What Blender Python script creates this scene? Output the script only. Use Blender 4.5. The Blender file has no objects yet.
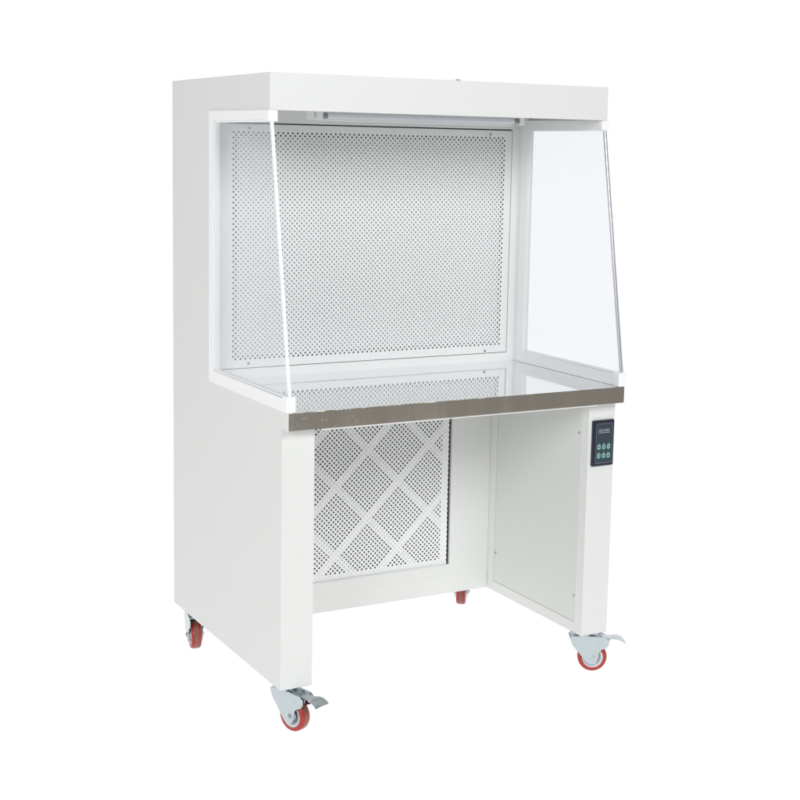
import bpy, bmesh, math, random
from mathutils import Vector, Matrix
random.seed(7)
R = math.radians
C = bpy.context.scene.collection
scene = bpy.context.scene

# ------------------------------------------------------------------ camera
YAW, PITCH, ROLL = 0.5039, -0.1365, 0.0188
cam = bpy.data.cameras.new('camera'); cam_o = bpy.data.objects.new('camera', cam); C.objects.link(cam_o)
f = Vector((math.sin(YAW)*math.cos(PITCH), math.cos(YAW)*math.cos(PITCH), math.sin(PITCH)))
r = Vector((math.cos(YAW), -math.sin(YAW), 0)); u = r.cross(f)
c_, s_ = math.cos(ROLL), math.sin(ROLL)
r2, u2 = c_*r + s_*u, -s_*r + c_*u
M = Matrix((r2, u2, -f)).transposed().to_4x4(); M.translation = Vector((-1.5078, -3.3819, 1.4699))
cam_o.matrix_world = M
cam.sensor_width = 36; cam.lens = 1416.6/800*36
cam.shift_x = (400-401.36)/800; cam.shift_y = (342.62-400)/800
cam.clip_start = 0.05; cam.clip_end = 200
scene.camera = cam_o

# ------------------------------------------------------------------ light: a white studio, darker behind the camera
world = bpy.data.worlds.new('World'); scene.world = world; world.use_nodes = True
nt = world.node_tree; bg = nt.nodes['Background']
tc = nt.nodes.new('ShaderNodeTexCoord'); sp = nt.nodes.new('ShaderNodeSeparateXYZ')
mr = nt.nodes.new('ShaderNodeMapRange'); mr.interpolation_type = 'SMOOTHSTEP'
mr.inputs['From Min'].default_value = 0.02; mr.inputs['From Max'].default_value = 0.64
mr.inputs['To Min'].default_value = 0.33; mr.inputs['To Max'].default_value = 1.04
nt.links.new(tc.outputs['Generated'], sp.inputs[0]); nt.links.new(sp.outputs['Y'], mr.inputs['Value'])
bg.inputs['Color'].default_value = (1, 1, 1, 1)
nt.links.new(mr.outputs['Result'], bg.inputs['Strength'])

def area(name, loc, target, sx, sy, power, col=(1, 1, 1)):
    l = bpy.data.lights.new(name, 'AREA'); l.shape = 'RECTANGLE'; l.size = sx; l.size_y = sy
    l.energy = power; l.color = col
    o = bpy.data.objects.new(name, l); C.objects.link(o); o.location = loc
    o.rotation_euler = (Vector(target)-Vector(loc)).to_track_quat('-Z', 'Y').to_euler()
    return o
area('front_softbox', (0.9, -3.9, 3.1), (0.55, 0.3, 0.9), 2.4, 1.5, 94, (0.99, 0.99, 1.0))
area('left_softbox', (-3.1, -2.9, 2.3), (0.7, 0.3, 0.9), 1.8, 1.5, 74, (0.98, 1.0, 0.995))

scene.view_settings.view_transform = 'Standard'; scene.view_settings.look = 'None'
scene.view_settings.exposure = 0; scene.view_settings.gamma = 1
scene.render.engine = 'CYCLES'
scene.cycles.max_bounces = 14; scene.cycles.transparent_max_bounces = 24

# ------------------------------------------------------------------ materials
def mat(name, col, rough=0.5, metal=0.0, bump=0.0, bscale=300, var=0.0, vscale=3, coat=0.0, spec=0.5):
    m = bpy.data.materials.new(name); m.use_nodes = True
    n = m.node_tree; b = n.nodes['Principled BSDF']
    b.inputs['Base Color'].default_value = (*col, 1); b.inputs['Roughness'].default_value = rough
    b.inputs['Metallic'].default_value = metal; b.inputs['Coat Weight'].default_value = coat
    b.inputs['Specular IOR Level'].default_value = spec
    t = n.nodes.new('ShaderNodeTexCoord')
    if var:
        no = n.nodes.new('ShaderNodeTexNoise'); no.inputs['Scale'].default_value = vscale; no.inputs['Detail'].default_value = 4
        n.links.new(t.outputs['Object'], no.inputs['Vector'])
        mx = n.nodes.new('ShaderNodeMix'); mx.data_type = 'RGBA'
        mx.inputs['A'].default_value = (*[c*(1-var) for c in col], 1); mx.inputs['B'].default_value = (*[min(1, c*(1+var)) for c in col], 1)
        n.links.new(no.outputs['Fac'], mx.inputs['Factor']); n.links.new(mx.outputs['Result'], b.inputs['Base Color'])
    if bump:
        no = n.nodes.new('ShaderNodeTexNoise'); no.inputs['Scale'].default_value = bscale; no.inputs['Detail'].default_value = 2
        n.links.new(t.outputs['Object'], no.inputs['Vector'])
        bp = n.nodes.new('ShaderNodeBump'); bp.inputs['Strength'].default_value = bump; bp.inputs['Distance'].default_value = 0.001
        n.links.new(no.outputs['Fac'], bp.inputs['Height']); n.links.new(bp.outputs['Normal'], b.inputs['Normal'])
    return m
PAINT = mat('powder_coated_steel', (0.75, 0.76, 0.745), 0.42, bump=0.12, bscale=420, var=0.012, vscale=2.5)
INNER = mat('white_inner_steel', (0.855, 0.86, 0.855), 0.42, bump=0.12, bscale=420)
PANELP = mat('grey_white_sheet', (0.69, 0.70, 0.685), 0.45, bump=0.12, bscale=420, var=0.012, vscale=2.5)
PLASTIC = mat('white_plastic', (0.92, 0.92, 0.93), 0.35)
PERF = mat('perforated_sheet', (0.85, 0.86, 0.855), 0.45)
MEDIA = mat('white_filter_media', (0.80, 0.81, 0.81), 0.9)
DARKM = mat('grey_filter_media', (0.46, 0.48, 0.51), 0.95, bump=0.5, bscale=120)
CARD = mat('white_card', (0.84, 0.84, 0.87), 0.8)
DARK = mat('dark_cavity', (0.34, 0.345, 0.34), 0.9)
ZINC = mat('zinc_plated_steel', (0.55, 0.61, 0.635), 0.24, 0.95, bump=0.35, bscale=45, var=0.12, vscale=40)
def tyre_mat():
    m = mat('red_polyurethane', (0.40, 0.034, 0.026), 0.32); n = m.node_tree; b = n.nodes['Principled BSDF']; L = n.links.new
    t = n.nodes.new('ShaderNodeTexCoord'); se = n.nodes.new('ShaderNodeSeparateXYZ'); L(t.outputs['Object'], se.inputs[0])
    no = n.nodes.new('ShaderNodeTexNoise'); no.inputs['Scale'].default_value = 60; no.inputs['Detail'].default_value = 4; L(t.outputs['Object'], no.inputs['Vector'])
    ab = n.nodes.new('ShaderNodeMath'); ab.operation = 'ABSOLUTE'; L(se.outputs['Y'], ab.inputs[0])
    ad = n.nodes.new('ShaderNodeMath'); ad.operation = 'MULTIPLY_ADD'; ad.inputs[1].default_value = 0.007; L(no.outputs['Fac'], ad.inputs[0]); L(ab.outputs[0], ad.inputs[2])
    mp = n.nodes.new('ShaderNodeMapRange'); mp.inputs['From Min'].default_value = 0.0080; mp.inputs['From Max'].default_value = 0.0125
    mp.inputs['To Min'].default_value = 0.8; mp.inputs['To Max'].default_value = 0.0; L(ad.outputs[0], mp.inputs['Value'])
    mx = n.nodes.new('ShaderNodeMix'); mx.data_type = 'RGBA'; mx.inputs['A'].default_value = (0.40, 0.034, 0.026, 1); mx.inputs['B'].default_value = (0.24, 0.13, 0.105, 1)
    L(mp.outputs[0], mx.inputs['Factor']); L(mx.outputs['Result'], b.inputs['Base Color']); return m
TYRE = tyre_mat()
HUB = mat('grey_hub_plastic', (0.62, 0.64, 0.67), 0.4)
BEAR = mat('dark_bearing_steel', (0.20, 0.22, 0.25), 0.35, 0.7)
NAVY = mat('dark_navy_plastic', (0.012, 0.016, 0.032), 0.3)
NAVYL = mat('slate_film', (0.035, 0.045, 0.065), 0.3)
RIDGE = mat('grey_outline_print', (0.13, 0.15, 0.19), 0.35)
GREENF = mat('dark_green_film', (0.018, 0.055, 0.055), 0.3)
KEYG = mat('pale_green_print', (0.24, 0.41, 0.38), 0.4)
GREYP = mat('pale_grey_print', (0.30, 0.34, 0.42), 0.4)
BLUE = mat('blue_plastic', (0.22, 0.24, 0.38), 0.4)
TUBE = mat('frosted_tube_glass', (0.74, 0.77, 0.82), 0.12, coat=0.3)
CAPM = mat('aluminium_cap', (0.30, 0.30, 0.30), 0.3, 0.9)
SCREW = mat('steel_screw', (0.42, 0.42, 0.42), 0.4, 0.7)

def steel_mirror():
    m = mat('polished_steel', (0.86, 0.88, 0.895), 0.05, 1.0)
    n = m.node_tree; b = n.nodes['Principled BSDF']
    t = n.nodes.new('ShaderNodeTexCoord'); no = n.nodes.new('ShaderNodeTexNoise')
    no.inputs['Scale'].default_value = 4.5; no.inputs['Detail'].default_value = 1
    bp = n.nodes.new('ShaderNodeBump'); bp.inputs['Strength'].default_value = 0.35; bp.inputs['Distance'].default_value = 0.0022
    n.links.new(t.outputs['Object'], no.inputs['Vector']); n.links.new(no.outputs['Fac'], bp.inputs['Height'])
    n.links.new(bp.outputs['Normal'], b.inputs['Normal'])
    return m
MIRROR = steel_mirror()

def apron_mat():
    m = bpy.data.materials.new('brushed_steel_dark_reflection'); m.use_nodes = True
    n = m.node_tree; b = n.nodes['Principled BSDF']; L = n.links.new
    t = n.nodes.new('ShaderNodeTexCoord')
    mp = n.nodes.new('ShaderNodeMapping'); mp.inputs['Scale'].default_value = (3, 3, 900); L(t.outputs['Object'], mp.inputs['Vector'])
    no = n.nodes.new('ShaderNodeTexNoise'); no.inputs['Scale'].default_value = 1.5; no.inputs['Detail'].default_value = 3; L(mp.outputs[0], no.inputs['Vector'])
    cr = n.nodes.new('ShaderNodeValToRGB'); cr.color_ramp.elements[0].position = 0.3; cr.color_ramp.elements[1].position = 0.7
    cr.color_ramp.elements[0].color = (0.43, 0.392, 0.334, 1); cr.color_ramp.elements[1].color = (0.475, 0.433, 0.37, 1)  # browner and darker than the worktop: dark room reflection put into the colour
    L(no.outputs['Fac'], cr.inputs['Fac'])
    # pale scuffs and specks, mostly near the left end
    vo = n.nodes.new('ShaderNodeTexNoise'); vo.inputs['Scale'].default_value = 75; vo.inputs['Detail'].default_value = 5; L(t.outputs['Object'], vo.inputs['Vector'])
    th = n.nodes.new('ShaderNodeMapRange'); th.inputs['From Min'].default_value = 0.61; th.inputs['From Max'].default_value = 0.67; L(vo.outputs['Fac'], th.inputs['Value'])
    se = n.nodes.new('ShaderNodeSeparateXYZ'); L(t.outputs['Object'], se.inputs[0])
    mk = n.nodes.new('ShaderNodeMapRange'); mk.inputs['From Min'].default_value = -0.45; mk.inputs['From Max'].default_value = -0.22
    mk.inputs['To Min'].default_value = 0.42; mk.inputs['To Max'].default_value = 0.0; L(se.outputs['X'], mk.inputs['Value'])
    mu = n.nodes.new('ShaderNodeMath'); mu.operation = 'MULTIPLY'; L(th.outputs[0], mu.inputs[0]); L(mk.outputs[0], mu.inputs[1])
    mx = n.nodes.new('ShaderNodeMix'); mx.data_type = 'RGBA'; L(mu.outputs[0], mx.inputs['Factor']); L(cr.outputs['Color'], mx.inputs['A'])
    mx.inputs['B'].default_value = (0.80, 0.79, 0.76, 1); L(mx.outputs['Result'], b.inputs['Base Color'])
    b.inputs['Metallic'].default_value = 0.9; b.inputs['Roughness'].default_value = 0.22
    m2 = n.nodes.new('ShaderNodeMapping'); m2.inputs['Scale'].default_value = (1, 1, 0.12); L(t.outputs['Object'], m2.inputs['Vector'])
    n2 = n.nodes.new('ShaderNodeTexNoise'); n2.inputs['Scale'].default_value = 5.5; n2.inputs['Detail'].default_value = 3; L(m2.outputs[0], n2.inputs['Vector'])
    bp = n.nodes.new('ShaderNodeBump'); bp.inputs['Strength'].default_value = 0.8; bp.inputs['Distance'].default_value = 0.05
    L(n2.outputs['Fac'], bp.inputs['Height']); L(bp.outputs['Normal'], b.inputs['Normal'])
    return m
APRON = apron_mat()

def glass_mat():
    m = bpy.data.materials.new('clear_acrylic'); m.use_nodes = True
    n = m.node_tree; n.nodes.clear(); L = n.links.new
    o = n.nodes.new('ShaderNodeOutputMaterial'); tr = n.nodes.new('ShaderNodeBsdfTransparent'); tr.inputs[0].default_value = (0.978, 0.984, 0.992, 1)
    di = n.nodes.new('ShaderNodeBsdfDiffuse'); di.inputs[0].default_value = (0.80, 0.86, 0.92, 1)
    gl = n.nodes.new('ShaderNodeBsdfGlossy'); gl.inputs['Roughness'].default_value = 0.02
    m1 = n.nodes.new('ShaderNodeMixShader'); m1.inputs[0].default_value = 0.06; L(tr.outputs[0], m1.inputs[1]); L(di.outputs[0], m1.inputs[2])
    lw = n.nodes.new('ShaderNodeLayerWeight'); lw.inputs[0].default_value = 0.5
    pw = n.nodes.new('ShaderNodeMath'); pw.operation = 'POWER'; pw.inputs[1].default_value = 5.0; L(lw.outputs['Facing'], pw.inputs[0])
    fr = n.nodes.new('ShaderNodeMath'); fr.operation = 'MULTIPLY_ADD'; fr.inputs[1].default_value = 0.7; fr.inputs[2].default_value = 0.03; L(pw.outputs[0], fr.inputs[0])
    m2 = n.nodes.new('ShaderNodeMixShader'); L(fr.outputs[0], m2.inputs[0]); L(m1.outputs[0], m2.inputs[1]); L(gl.outputs[0], m2.inputs[2])
    L(m2.outputs[0], o.inputs[0]); return m
GLASS = glass_mat()
EDGE = mat('edge_strip_grey_reflection', (0.70, 0.72, 0.77), 0.30, 0.85)

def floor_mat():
    m = bpy.data.materials.new('glowing_white_floor'); m.use_nodes = True
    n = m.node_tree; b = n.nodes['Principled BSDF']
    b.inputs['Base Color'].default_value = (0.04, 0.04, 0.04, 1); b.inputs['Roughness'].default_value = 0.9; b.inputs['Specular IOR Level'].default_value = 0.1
    b.inputs['Emission Color'].default_value = (1, 1, 1, 1); b.inputs['Emission Strength'].default_value = 1.03  # added glow: keeps the floor pure white and free of contact shadows
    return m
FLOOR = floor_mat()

# ------------------------------------------------------------------ mesh helpers
ORG = Vector((0.55, 0.42, -0.1305))
def finish(name, bm, m, parent=None, off=None, smooth=False):
    me = bpy.data.meshes.new(name)
    bmesh.ops.recalc_face_normals(bm, faces=bm.faces)
    if smooth:
        for fc in bm.faces: fc.smooth = True
    bm.to_mesh(me); bm.free(); me.materials.append(m)
    if off is not None:
        me.transform(Matrix.Translation(-off))
    o = bpy.data.objects.new(name, me); C.objects.link(o)
    if smooth:
        me.set_sharp_from_angle(angle=R(38))
    if parent: o.parent = parent
    return o
def bx(bm, x0, x1, y0, y1, z0, z1, bev=0.0, seg=2):
    t = bmesh.new(); vs = [t.verts.new(v) for v in ((x0,y0,z0),(x1,y0,z0),(x1,y1,z0),(x0,y1,z0),(x0,y0,z1),(x1,y0,z1),(x1,y1,z1),(x0,y1,z1))]
    for q in ((0,3,2,1),(4,5,6,7),(0,1,5,4),(1,2,6,5),(2,3,7,6),(3,0,4,7)): t.faces.new([vs[i] for i in q])
    if bev: bmesh.ops.bevel(t, geom=t.edges[:], offset=bev, segments=seg, affect='EDGES', profile=0.6)
    merge(bm, t)
def merge(bm, t, mtx=None):
    if mtx: t.transform(mtx)
    me = bpy.data.meshes.new('tmp'); t.to_mesh(me); bm.from_mesh(me); t.free(); bpy.data.meshes.remove(me)
def prism(bm, pts, axis, a0, a1, bev=0.0):
    """pts polygon in the two remaining axes (in xyz order); extruded along axis from a0 to a1"""
    t = bmesh.new()
    def P(p, a):
        l = list(p); l.insert(axis, a); return l
    A = [t.verts.new(P(p, a0)) for p in pts]; B = [t.verts.new(P(p, a1)) for p in pts]
    t.faces.new(A); t.faces.new(B[::-1]); n = len(pts)
    for i in range(n): t.faces.new((A[i], B[i], B[(i+1) % n], A[(i+1) % n]))
    bmesh.ops.recalc_face_normals(t, faces=t.faces)
    if bev: bmesh.ops.bevel(t, geom=t.edges[:], offset=bev, segments=2, affect='EDGES', profile=0.6)
    merge(bm, t)
def ring(bm, o0, o1, o2, o3, i0, i1, i2, i3, axis, a0, a1):
    """rectangular frame: outer (o0..o1)x(o2..o3), hole (i0..i1)x(i2..i3), extruded along axis: one connected piece"""
    t = bmesh.new()
    def P(p, a):
        l = list(p); l.insert(axis, a); return l
    O = [(o0,o2),(o1,o2),(o1,o3),(o0,o3)]; I = [(i0,i2),(i1,i2),(i1,i3),(i0,i3)]
    V = [[t.verts.new(P(p, a)) for p in L_] for a in (a0, a1) for L_ in (O, I)]
    for i in range(4):
        j = (i+1) % 4
        t.faces.new((V[0][i], V[0][j], V[1][j], V[1][i])); t.faces.new((V[2][i], V[3][i], V[3][j], V[2][j]))
        t.faces.new((V[0][i], V[2][i], V[2][j], V[0][j])); t.faces.new((V[1][i], V[1][j], V[3][j], V[3][i]))
    merge(bm, t)
def cyl(bm, p0, p1, rad, seg=24, r1=None):
    p0, p1 = Vector(p0), Vector(p1); d = p1-p0
    t = bmesh.new(); bmesh.ops.create_cone(t, cap_ends=True, segments=seg, radius1=rad, radius2=rad if r1 is None else r1, depth=d.length)
    merge(bm, t, Matrix.Translation((p0+p1)/2) @ d.to_track_quat('Z', 'Y').to_matrix().to_4x4())
def lathe(bm, prof, seg, center):
    """closed profile of (radius, y) turned round the Y axis"""
    t = bmesh.new(); rows = []
    for k in range(seg):
        a = 2*math.pi*k/seg
        rows.append([t.verts.new((center[0]+rr*math.cos(a), center[1]+yy, center[2]+rr*math.sin(a))) for rr, yy in prof])
    n = len(prof)
    for k in range(seg):
        A, B = rows[k], rows[(k+1) % seg]
        for i in range(n):
            j = (i+1) % n
            t.faces.new((A[i], A[j], B[j], B[i]))
    bmesh.ops.recalc_face_normals(t, faces=t.faces)
    merge(bm, t)

# ------------------------------------------------------------------ setting
bm = bmesh.new()
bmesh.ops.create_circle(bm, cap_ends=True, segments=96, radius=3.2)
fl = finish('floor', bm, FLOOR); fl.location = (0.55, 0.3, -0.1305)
fl['kind'] = 'structure'; fl['label'] = 'plain white studio floor with added glow under the cabinet'

# ------------------------------------------------------------------ the cabinet
cab = bpy.data.objects.new('laminar_flow_cabinet', None); C.objects.link(cab); cab.location = ORG
cab.empty_display_size = 0.2
cab['label'] = 'white steel laminar flow clean bench with glass sides, perforated back and red wheeled casters'
cab['category'] = 'clean bench'
def part(name, bm, m, parent=None, smooth=False, label=None):
    o = finish(name, bm, m, parent or cab, ORG, smooth)      # parts share the Empty's origin, sub-parts sit at zero under their part
    if label: o['label'] = label
    return o
W, D, ZT, YF, ZF = 1.1, 0.8445, 1.6614, 0.0937, 1.5628
YC, ZC1, ZC2, LW, YB = -0.0407, 0.7743, 0.7259, 0.0962, 0.5415
SEAM = 0.533; T = 0.003

# side panels: rear housing with the head's side as one L shaped sheet; lower side as a second sheet
for x0, x1 in ((0, T), (W-T, W)):
    bm = bmesh.new()
    prism(bm, [(D, 0.0), (D, ZT), (YF+T, ZT), (YF+T, ZF), (SEAM, ZF), (SEAM, 0.0)], 0, x0, x1, 0.0003)
    sp_ = part('side_panel', bm, PAINT)
    bm = bmesh.new()
    prism(bm, [(SEAM-0.0004, 0.0), (SEAM-0.0004, 0.7740), (YC+0.003, 0.7740), (YC+0.003, ZC2), (0.0032, ZC2), (0.0032, 0.0)], 0, x0, x1, 0.0003)
    part('lower_side_panel', bm, PAINT)
# head
bm = bmesh.new(); bx(bm, 0, W, YF, YF+T, ZF, ZT, 0.0010); bx(bm, T, W-T, YF+T, YF+0.018, ZF+0.0004, ZF+T, 0.0005)
part('head_fascia', bm, PAINT)
bm = bmesh.new(); bx(bm, T, W-T, YF+T, D-T, ZT-T, ZT-0.0003); part('top_panel', bm, PAINT)
bm = bmesh.new(); bx(bm, T, W-T, YF+T, 0.556, 1.588, 1.591); part('head_ceiling', bm, PAINT)
bm = bmesh.new(); bx(bm, T, W-T, D-T, D, 0, ZT-T, 0.0005); part('back_panel', bm, PAINT)
# inner walls beside the opening (jamb between glass channel and rear frame)
for x0, x1 in ((T, 0.014), (W-0.014, W-T)):
    bm = bmesh.new(); bx(bm, x0, x1, 0.4985 if x0 > .5 else 0.4985, 0.553, ZC1, 1.588, 0.0018); part('inner_jamb', bm, INNER)
# rear frame round the perforated diffuser
PX0, PX1, PZ0, PZ1 = 0.0425, 1.0590, 0.8030, 1.5320
bm = bmesh.new(); ring(bm, 0.0142, W-0.0142, ZC1-0.004, 1.5878, PX0-0.0015, PX1+0.0015, PZ0-0.0018, PZ1+0.0042, 1, 0.5465, 0.560)
part('diffuser_frame', bm, INNER)
# perforated sheets
def perforated(name, X0, X1, Z0, Z1, hx0, hz0, nx, nz, h, rad, parity, ydepth, mtl, cut_right=False):
    """sheet in the XZ plane; nx x nz cells of size h, a real round hole in every other cell"""
    bm = bmesh.new(); cache = {}
    def v(x, z):
        k = (round(x, 6), round(z, 6))
        if k not in cache: cache[k] = bm.verts.new((x, ydepth, z))
        return cache[k]
    gx0, gz0 = hx0-h/2, hz0-h/2
    gx1, gz1 = gx0+nx*h, gz0+nz*h
    for i in range(nx):
        for j in range(nz):
            xa, za = gx0+i*h, gz0+j*h; xb, zb = xa+h, za+h
            cs = [v(xa, za), v(xb, za), v(xb, zb), v(xa, zb)]
            if (i+j) % 2 == parity:
                cx, cz = (xa+xb)/2, (za+zb)/2
                if cut_right and i == nx-1:      # the sheet's raw edge runs through this column of holes: leave half discs out
                    arc = [v(xb, cz+rad)] + [v(cx+h/2+rad*math.cos(a), cz+rad*math.sin(a)) for a in [R(90+22.5*k) for k in range(1, 8)]] + [v(xb, cz-rad)]
                    bm.faces.new([cs[0], cs[1]]+arc[::-1]+[cs[2], cs[3]])
                    continue
                ov = [v(cx+rad*math.cos(R(225+30*k)), cz+rad*math.sin(R(225+30*k))) for k in range(12)]
                for k in range(4):
                    q = [ov[(3*k+3) % 12], ov[3*k+2], ov[3*k+1], ov[3*k]]
                    bm.faces.new([cs[k], cs[(k+1) % 4]] + q)
            else:
                bm.faces.new(cs)
    for a in ((X0, gx0, Z0, Z1), (gx1, X1, Z0, Z1), (gx0, gx1, Z0, gz0), (gx0, gx1, gz1, Z1)):
        if a[1]-a[0] > 1e-5 and a[3]-a[2] > 1e-5:
            bm.faces.new([bm.verts.new((x, ydepth, z)) for x, z in ((a[0], a[2]), (a[1], a[2]), (a[1], a[3]), (a[0], a[3]))])
    bmesh.ops.recalc_face_normals(bm, faces=bm.faces)
    for fc in bm.faces:
        if fc.normal.y > 0: fc.normal_flip()
    me = bpy.data.meshes.new(name); bm.to_mesh(me); bm.free(); me.materials.append(mtl); me.transform(Matrix.Translation(-ORG))
    o = bpy.data.objects.new(name, me); C.objects.link(o); o.parent = cab
    so = o.modifiers.new('thickness', 'SOLIDIFY'); so.thickness = 0.0009; so.offset = -1
    return o
hh = 0.00796
diff = perforated('perforated_diffuser', PX0, PX1, PZ0, PZ1, 0.0835, 1.5074-85*hh, 120, 86, hh, 0.0031, 1, 0.550, PERF)
diff['label'] = 'tall white perforated steel sheet at the back of the work space'
for x, z in ((0.133, 1.5200), (0.975, 1.5185), (0.133, 0.8165), (0.975, 0.8100)):
    bm = bmesh.new(); cyl(bm, (x, 0.5465, z), (x, 0.551, z), 0.0034, 16, 0.0034); bx(bm, x-0.0024, x+0.0024, 0.5460, 0.5466, z-0.0004, z+0.0004)
    part('screw', bm, SCREW, diff)
# HEPA pleats just behind the diffuser, a little smaller than its field of holes
bm = bmesh.new()
prev = None; n = 240
for k in range(n+1):
    x = 0.0985 + (1.0215-0.0985)*k/n; y = 0.5554 + (0.0003 if k % 2 else 0)
    cur = (bm.verts.new((x, y, 0.8385)), bm.verts.new((x, y, 1.4950)))
    if prev: bm.faces.new((prev[0], cur[0], cur[1], prev[1]))
    prev = cur
part('air_filter', bm, MEDIA)
bm = bmesh.new(); bx(bm, 0.02, W-0.02, 0.585, 0.60, 0.78, 1.58); part('plenum_wall', bm, DARK)

# lower back panel and the pre-filter behind its opening
OX0, OX1, OZ0, OZ1 = 0.2480, 0.8525, 0.0985, 0.690
bm = bmesh.new(); ring(bm, LW+0.0004, W-LW-0.0004, 0.0625, ZC2-0.002, OX0, OX1, OZ0, OZ1, 1, YB, YB+0.010)
bx(bm, OX0, OX1, YB-0.0028, YB+0.0025, OZ0-0.0030, OZ0+0.0022, 0.0012)
part('lower_back_panel', bm, PAINT)
bm = bmesh.new(); bx(bm, LW+0.0004, W-LW-0.0004, YB+0.0004, YB+0.012, 0.0, 0.0622, 0.0004); part('bottom_rail', bm, PAINT)
bm = bmesh.new(); bx(bm, T, W-T, YB+0.0125, D-T, 0.0, T); part('bottom_plate', bm, PAINT)
SX1 = 0.8440; hl = 0.008
nx = int((SX1-0.2490)/hl); nz = int((OZ1-0.0995)/hl)
low = perforated('perforated_intake_sheet', 0.2485, SX1, OZ0+0.0005, OZ1-0.001, SX1-nx*hl+hl/2, 0.1025+hl/2, nx, nz-1, hl, 0.0035, 0, YB+0.0040, PERF, True)
low['label'] = 'lower perforated white sheet under the worktop'
# white card frame with diagonal straps
def clip(poly, x0, x1, z0, z1):
    for ax, lim, sg in ((0, x0, 1), (0, x1, -1), (1, z0, 1), (1, z1, -1)):
        out = []
        for i in range(len(poly)):
            a, b = poly[i], poly[(i+1) % len(poly)]
            ia, ib = sg*(a[ax]-lim) >= 0, sg*(b[ax]-lim) >= 0
            if ia: out.append(a)
            if ia != ib:
                t = (lim-a[ax])/(b[ax]-a[ax]); out.append((a[0]+t*(b[0]-a[0]), a[1]+t*(b[1]-a[1])))
        poly = out
        if len(poly) < 3: return None
    return poly
bm = bmesh.new()
fy = YB+0.0053
ring(bm, 0.252, 0.8425, 0.0995, 0.688, 0.285, 0.8185, 0.1185, 0.665, 1, fy, fy+0.006)
hw = 0.0115*math.sqrt(2); k = 0
for s, y0 in ((1, fy+0.0004), (-1, fy+0.0012)):
    for m in range(-6, 8):
        xc, zc = 0.5440+0.2285*m, 0.2880; sl = s*0.1125/0.11425
        zA, zB = 0.0, 0.8
        P = [(xc+(zA-zc)/sl-hw, zA), (xc+(zA-zc)/sl+hw, zA), (xc+(zB-zc)/sl+hw, zB), (xc+(zB-zc)/sl-hw, zB)]
        P = clip(P, 0.2845, 0.8190, 0.1180, 0.6655)
        if P: prism(bm, P, 1, y0, y0+0.0007)
part('filter_card_frame', bm, CARD)
bm = bmesh.new(); prev = None; n = 96
for k in range(n+1):
    x = 0.2600 + 0.575*k/n; y = YB+0.022 + (0.010 if k % 2 else 0)
    cur = (bm.verts.new((x, y, 0.105)), bm.verts.new((x, y, 0.685)))
    if prev: bm.faces.new((prev[0], cur[0], cur[1], prev[1]))
    prev = cur
part('intake_filter', bm, DARKM)
bm = bmesh.new(); bx(bm, 0.2, 0.9, YB+0.05, YB+0.055, 0.05, 0.72); part('blower_box', bm, DARK)

# legs
bm = bmesh.new(); bx(bm, 0, LW, 0, T, 0, ZC2-0.001, 0.0008); bx(bm, T+0.0003, LW, T, YB, 0.0, ZC2-0.001, 0.0006); part('leg', bm, PAINT)
bm = bmesh.new(); bx(bm, W-LW, W, 0, T, 0, ZC2-0.001, 0.0008); bx(bm, W-LW+0.0045, W-T-0.0003, T, YB, 0.0, ZC2-0.001, 0.0006)
IY0, IY1, IZ0, IZ1 = 0.0375, 0.5020, 0.0335, 0.705
ring(bm, T, YB, 0.0, ZC2-0.001, IY0, IY1, IZ0, IZ1, 0, W-LW, W-LW+0.004)
rleg = part('leg', bm, PAINT); rleg['label'] = 'right leg, with the black keypad on its front'
bm = bmesh.new(); bx(bm, W-LW+0.0006, W-LW+0.0040, IY0+0.0011, IY1-0.0011, IZ0+0.0011, IZ1-0.0011, 0.0006)
ap = part('access_panel', bm, PANELP, rleg)
for y, z in ((0.0475, 0.6257), (0.0450, 0.1158), (0.4935, 0.1331), (0.4935, 0.640)):
    bm = bmesh.new(); cyl(bm, (W-LW-0.0006, y, z), (W-LW+0.002, y, z), 0.0040, 16); part('screw', bm, SCREW, rleg)

# worktop
bm = bmesh.new(); bx(bm, T+0.0003, W-T-0.0003, YC+0.0024, 0.5600, ZC1-0.0022, ZC1); top = part('worktop', bm, MIRROR); top['label'] = 'mirror polished stainless steel worktop'
bm = bmesh.new(); bx(bm, 0.0032, W, YC, YC+0.0022, ZC2, ZC1+0.0003, 0.0009); part('worktop_apron', bm, APRON)
bm = bmesh.new(); bx(bm, T+0.0003, W-T-0.0003, YC+0.003, YB-0.0005, ZC2-0.0005, ZC2+0.002); part('worktop_underside', bm, PAINT)
bm = bmesh.new(); bx(bm, LW+0.001, W-LW-0.001, YC+0.0006, YC+0.0036, ZC2-0.0030, ZC2-0.0008); part('apron_lip', bm, INNER)

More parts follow.
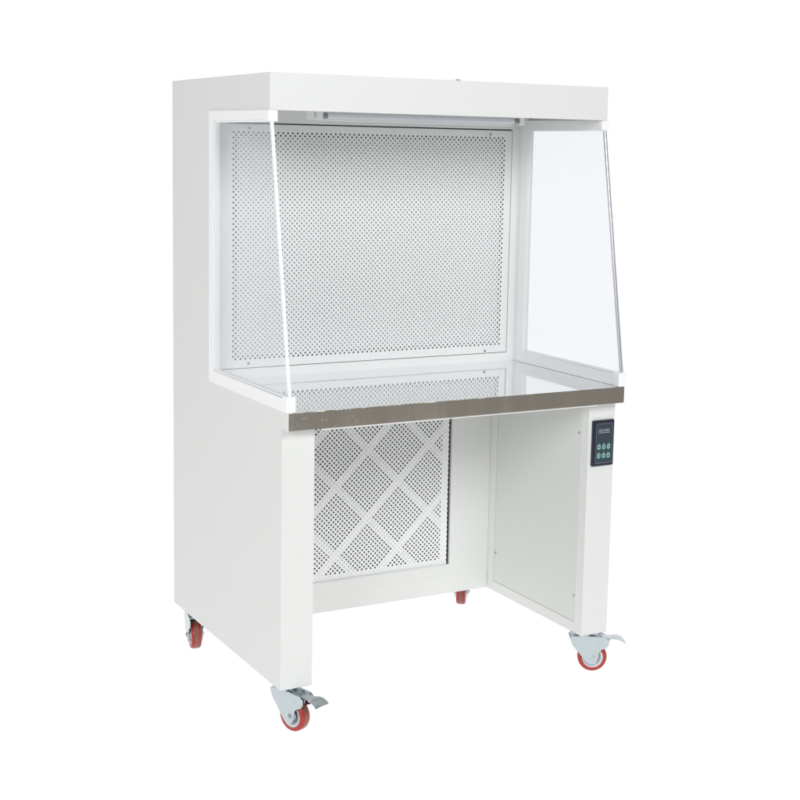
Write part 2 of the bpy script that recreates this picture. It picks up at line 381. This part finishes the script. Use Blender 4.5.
# glass side windows: white channel, pane, sloping edge strip, corner blocks
for side in (0, 1):
    def X(a, b): return (a, b) if side == 0 else (W-b, W-a)
    bm = bmesh.new(); x0, x1 = X(-0.0045, 0.0165)
    ty0 = 0.0940; y_bar0, y_bar1 = 0.4865, 0.5235
    P = [(y_bar1, 0.7746), (y_bar1, 1.5660), (ty0, 1.5630), (ty0, 1.5370), (y_bar0+0.004, 1.5370), (y_bar0+0.004, 0.8110), (-0.0300, 0.8100), (-0.0300, 0.7746)]
    prism(bm, P, 0, x0, x1, 0.0016)
    fr = part('window_frame', bm, PLASTIC)
    bm = bmesh.new(); x0, x1 = X(0.0005, 0.0145)     # thin inner lip round the pane
    P2 = [(0.4905, 0.8110), (0.4905, 1.5370), (0.1050, 1.5370), (0.1050, 1.5320), (0.4845, 1.5320), (0.4845, 0.8160), (-0.0150, 0.8160), (-0.0150, 0.8110)]
    prism(bm, P2, 0, x0, x1, 0.0008); part('window_gasket', bm, PLASTIC, fr)
    x0, x1 = X(-0.0055, 0.0220)
    for ya, yb_, za, zb in ((-0.0410, -0.0120, 0.7746, 0.8175), (0.0880, 0.1080, 1.5330, 1.5622)):
        bm = bmesh.new(); bx(bm, x0, x1, ya, yb_, za, zb, 0.0030, 3); part('corner_block', bm, PLASTIC, fr)
    bm = bmesh.new(); x0, x1 = X(0.0045, 0.0095)
    prism(bm, [(0.4850, 0.8155), (0.4850, 1.5330), (0.1000, 1.5330), (-0.0260, 0.8155)], 0, x0, x1)
    part('window_glass', bm, GLASS)
    bm = bmesh.new(); x0, x1 = X(0.0030, 0.0110)
    prism(bm, [(0.1000, 1.5335), (0.0910, 1.5335), (-0.0360, 0.8170), (-0.0265, 0.8170)], 0, x0, x1, 0.0014)
    part('window_edge_strip', bm, EDGE if side else PLASTIC)  # same strip on both sides; the right one's grey reflection is in its colour

# lamp under the head
LY, LZ = 0.270, 1.5560
bm = bmesh.new(); bx(bm, 0.196, 0.912, LY-0.016, LY+0.016, 1.5720, 1.5878, 0.002)
lamp = part('lamp', bm, PLASTIC)
bm = bmesh.new(); cyl(bm, (0.250, LY, LZ), (0.884, LY, LZ), 0.0080, 24); part('fluorescent_tube', bm, TUBE, lamp, True)
bm = bmesh.new(); bx(bm, 0.245, 0.892, LY+0.022, LY+0.040, 1.5425, 1.5875, 0.002); part('lamp_reflector', bm, PLASTIC, lamp)
for x0, x1 in ((0.193, 0.209), (0.214, 0.236), (0.897, 0.914)):
    bm = bmesh.new(); bx(bm, x0, x1, LY-0.011, LY+0.011, 1.5450, 1.5730, 0.003, 3); part('tube_holder', bm, PLASTIC, lamp)
for x0, x1 in ((0.236, 0.252), (0.880, 0.897)):
    bm = bmesh.new(); cyl(bm, (x0, LY, LZ), (x1, LY, LZ), 0.0084, 24); part('tube_cap', bm, CAPM, lamp, True)

# small blue plug on the roof
bm = bmesh.new(); cyl(bm, (0.590, 0.120, ZT-0.001), (0.590, 0.120, ZT+0.0040), 0.0075, 24, 0.0068)
part('roof_plug', bm, BLUE, label='tiny blue plug on top of the head')

# ------------------------------------------------------------------ control panel
def rrect(x0, x1, z0, z1, rd, n=5):
    P = []
    for cx, cz, a0 in ((x1-rd, z1-rd, 0), (x0+rd, z1-rd, 90), (x0+rd, z0+rd, 180), (x1-rd, z0+rd, 270)):
        P += [(cx+rd*math.cos(R(a0+90*k/n)), cz+rd*math.sin(R(a0+90*k/n))) for k in range(n+1)]
    return P
KX0, KX1, KZ0, KZ1 = 1.0150, 1.0945, 0.5300, 0.6705
bm = bmesh.new(); prism(bm, rrect(KX0, KX1, KZ0, KZ1, 0.005), 1, -0.0055, -0.0002, 0.0010)
kp = part('control_panel', bm, NAVY, label='black membrane keypad with pale green keys')
bm = bmesh.new(); prism(bm, rrect(1.0285, 1.0890, 0.5375, 0.6600, 0.003), 1, -0.0060, -0.0050); part('panel_outline', bm, RIDGE, kp)
bm = bmesh.new(); prism(bm, rrect(1.0305, 1.0872, 0.5398, 0.6580, 0.002), 1, -0.0064, -0.0054); part('panel_film', bm, NAVYL, kp)
bm = bmesh.new(); prism(bm, rrect(1.0312, 1.0850, 0.5475, 0.6040, 0.002), 1, -0.0067, -0.0060); part('key_field', bm, GREENF, kp)
# heading: a row of small letter-like strokes over a line, as unreadable as in the photograph
bm = bmesh.new(); x = 1.0365
while x < 1.0770:
    w_ = random.choice((0.0030, 0.0034, 0.0022)); zt_ = random.choice((0.6425, 0.6405, 0.6430))
    bx(bm, x, x+0.0008, -0.0068, -0.0062, 0.6355, zt_); 
    bx(bm, x+0.0010, x+w_, -0.0068, -0.0062, 0.6355+random.choice((0, 0.003)), 0.6366+random.choice((0.0, 0.003)))
    bx(bm, x+0.0010, x+w_, -0.0068, -0.0062, zt_-0.0012, zt_)
    x += w_+0.0010
bx(bm, 1.0360, 1.0785, -0.0068, -0.0062, 0.6308, 0.6330)
part('panel_heading', bm, GREYP, kp)
for j, z in enumerate((0.5885, 0.5615)):
    for i, x in enumerate((1.0393, 1.0570, 1.0745)):
        bm = bmesh.new(); prism(bm, rrect(x-0.0062, x+0.0062, z-0.0078, z+0.0078, 0.0046), 1, -0.0078, -0.0066)
        k_ = part('key', bm, KEYG, kp)
        bm = bmesh.new()
        y0, y1 = -0.0082, -0.0077
        if (i+j) % 3 == 0: cyl(bm, (x, y0, z), (x, y1, z), 0.0024, 12)
        elif (i+j) % 3 == 1:
            bx(bm, x-0.003, x+0.003, y0, y1, z-0.0005, z+0.0007); bx(bm, x-0.001, x+0.003, y0, y1, z+0.002, z+0.003); bx(bm, x-0.001, x+0.001, y0-0.0002, y1, z-0.0035, z-0.002)
        else: prism(bm, [(x-0.002, z-0.0026), (x+0.0028, z), (x-0.002, z+0.0026)], 1, y0, y1)
        part('key_symbol', bm, GREENF, kp)
        bm = bmesh.new(); bx(bm, x-0.0026, x-0.0004, -0.0070, -0.0064, z+0.0098, z+0.0116); bx(bm, x+0.0004, x+0.0026, -0.0071, -0.0064, z+0.0096, z+0.0114)
        part('key_caption', bm, GREYP, kp)

# ------------------------------------------------------------------ casters (local: swivel at origin, wheel trails towards +X)
WC = (0.0285, 0, -0.0850); WR = 0.0455
def make_caster(brake):
    bm = bmesh.new()
    cyl(bm, (0, 0, -0.0035), (0, 0, -0.0100), 0.027, 40, 0.030); cyl(bm, (0, 0, -0.0105), (0, 0, -0.0160), 0.030, 40, 0.027)
    cheek = [(-0.040, -0.0150), (-0.043, -0.023), (-0.036, -0.039), (-0.020, -0.061), (-0.004, -0.083), (0.009, -0.099), (0.0225, -0.106), (0.034, -0.105), (0.041, -0.098),
             (0.0455, -0.085), (0.0475, -0.066), (0.055, -0.0575), (0.070, -0.052), (0.077, -0.042), (0.077, -0.026), (0.066, -0.0185), (0.030, -0.0150)]
    for y in (-1, 1): prism(bm, cheek, 1, y*0.0215, y*0.0240, 0.0007)
    prism(bm, [(-0.042, -0.0213), (-0.040, -0.0155), (0.030, -0.0155), (0.066, -0.0190), (0.066, -0.0213), (0.030, -0.0178), (-0.038, -0.0178), (-0.040, -0.0225)], 1, -0.0215, 0.0215)
    prism(bm, [(-0.043, -0.0190), (-0.036, -0.0390), (-0.020, -0.061), (-0.0215, -0.0625), (-0.0378, -0.0400), (-0.0448, -0.0200)], 1, -0.0230, 0.0230)
    c = finish('caster', bm, ZINC, cab)
    bm = bmesh.new(); bx(bm, -0.041, 0.041, -0.030, 0.030, -0.0036, -0.0002, 0.0012); finish('mounting_plate', bm, ZINC, c)
    # tyre with rounded tread
    a, w = WR, 0.0162
    prof = [(0.0325, -w), (a-0.0060, -w), (a-0.0025, -w+0.0022), (a-0.0005, -w+0.0060), (a, -0.004), (a, 0.004), (a-0.0005, w-0.0060), (a-0.0025, w-0.0022), (a-0.0060, w), (0.0325, w)]
    bm = bmesh.new(); lathe(bm, prof, 64, WC); finish('tyre', bm, TYRE, c, None, True)
    bm = bmesh.new()
    lathe(bm, [(0.0040, -0.0165), (0.0130, -0.0165), (0.0150, -0.0120), (0.0225, -0.0110), (0.0265, -0.0150), (0.0326, -0.0156), (0.0326, 0.0156), (0.0265, 0.0150), (0.0225, 0.0110), (0.0150, 0.0120), (0.0130, 0.0165), (0.0040, 0.0165)], 48, WC)
    hb = finish('hub', bm, HUB, c, None, True)
    bm = bmesh.new(); lathe(bm, [(0.0155, -0.0128), (0.0222, -0.0120), (0.0222, 0.0120), (0.0155, 0.0128)], 40, WC); finish('bearing', bm, BEAR, c, None, True)
    bm = bmesh.new(); cyl(bm, (WC[0], -0.0285, WC[2]), (WC[0], 0.0285, WC[2]), 0.0068, 6); cyl(bm, (WC[0], -0.0300, WC[2]), (WC[0], 0.0300, WC[2]), 0.0036, 16); cyl(bm, (WC[0], -0.0256, WC[2]), (WC[0], 0.0256, WC[2]), 0.0088, 24)
    finish('axle_bolt', bm, ZINC, c)
    if brake:
        bm = bmesh.new()
        prism(bm, [(0.020, -0.0125), (0.034, -0.0100), (0.074, -0.0215), (0.086, -0.0225), (0.086, -0.0250), (0.073, -0.0245), (0.034, -0.0130), (0.020, -0.0150)], 1, -0.0165, 0.0165, 0.0006)
        for yy in (-0.0085, 0.0085): bx(bm, 0.044, 0.060, yy-0.003, yy+0.003, -0.0160, -0.0105, 0.001)
        for y in (-1, 1): prism(bm, [(0.034, -0.012), (0.080, -0.024), (0.080, -0.034), (0.066, -0.040), (0.036, -0.026)], 1, y*0.0165, y*0.0185, 0.0004)
        br = finish('brake_bracket', bm, ZINC, c)
        # flared pedal, curving down at the tip
        bm = bmesh.new(); sec = []
        for x, z, hw_ in ((0.080, -0.0235, 0.0150), (0.089, -0.0215, 0.0185), (0.100, -0.0210, 0.0225), (0.111, -0.0230, 0.0250), (0.121, -0.0275, 0.0262), (0.129, -0.0345, 0.0265)):
            sec.append([bm.verts.new(p) for p in ((x, -hw_, z-0.001), (x, 0, z+0.0012), (x, hw_, z-0.001), (x-0.0006, hw_, z-0.0032), (x-0.0006, 0, z-0.0014), (x-0.0006, -hw_, z-0.0032))])
        for A, B in zip(sec, sec[1:]):
            for i in range(6): bm.faces.new((A[i], B[i], B[(i+1) % 6], A[(i+1) % 6]))
        bm.faces.new(sec[0]); bm.faces.new(sec[-1][::-1])
        finish('brake_pedal', bm, ZINC, c, None, True)
    return c
def copy_part(o, label):
    n_ = o.copy(); C.objects.link(n_); n_.parent = cab; n_['label'] = label
    for ch in list(o.children):
        k2 = ch.copy(); C.objects.link(k2); k2.parent = n_
    return n_
def place(o, x, y, az):
    o.location = Vector((x, y, 0))-ORG; o.rotation_euler = (0, 0, R(az))
fr_c = make_caster(True); fr_c['label'] = 'braked caster under the right leg, its wheel seen flat on'; place(fr_c, 1.050, 0.050, -29)
fl_c = copy_part(fr_c, 'braked caster under the front left leg, pedal pointing forward'); place(fl_c, 0.045, 0.050, -67)
bl_c = make_caster(False); bl_c['label'] = 'caster at the rear left corner, seen edge on'; place(bl_c, 0.043, 0.783, -101)
br_c = copy_part(bl_c, 'caster at the rear right, half hidden behind the bottom rail'); place(br_c, 1.058, 0.790, -125)
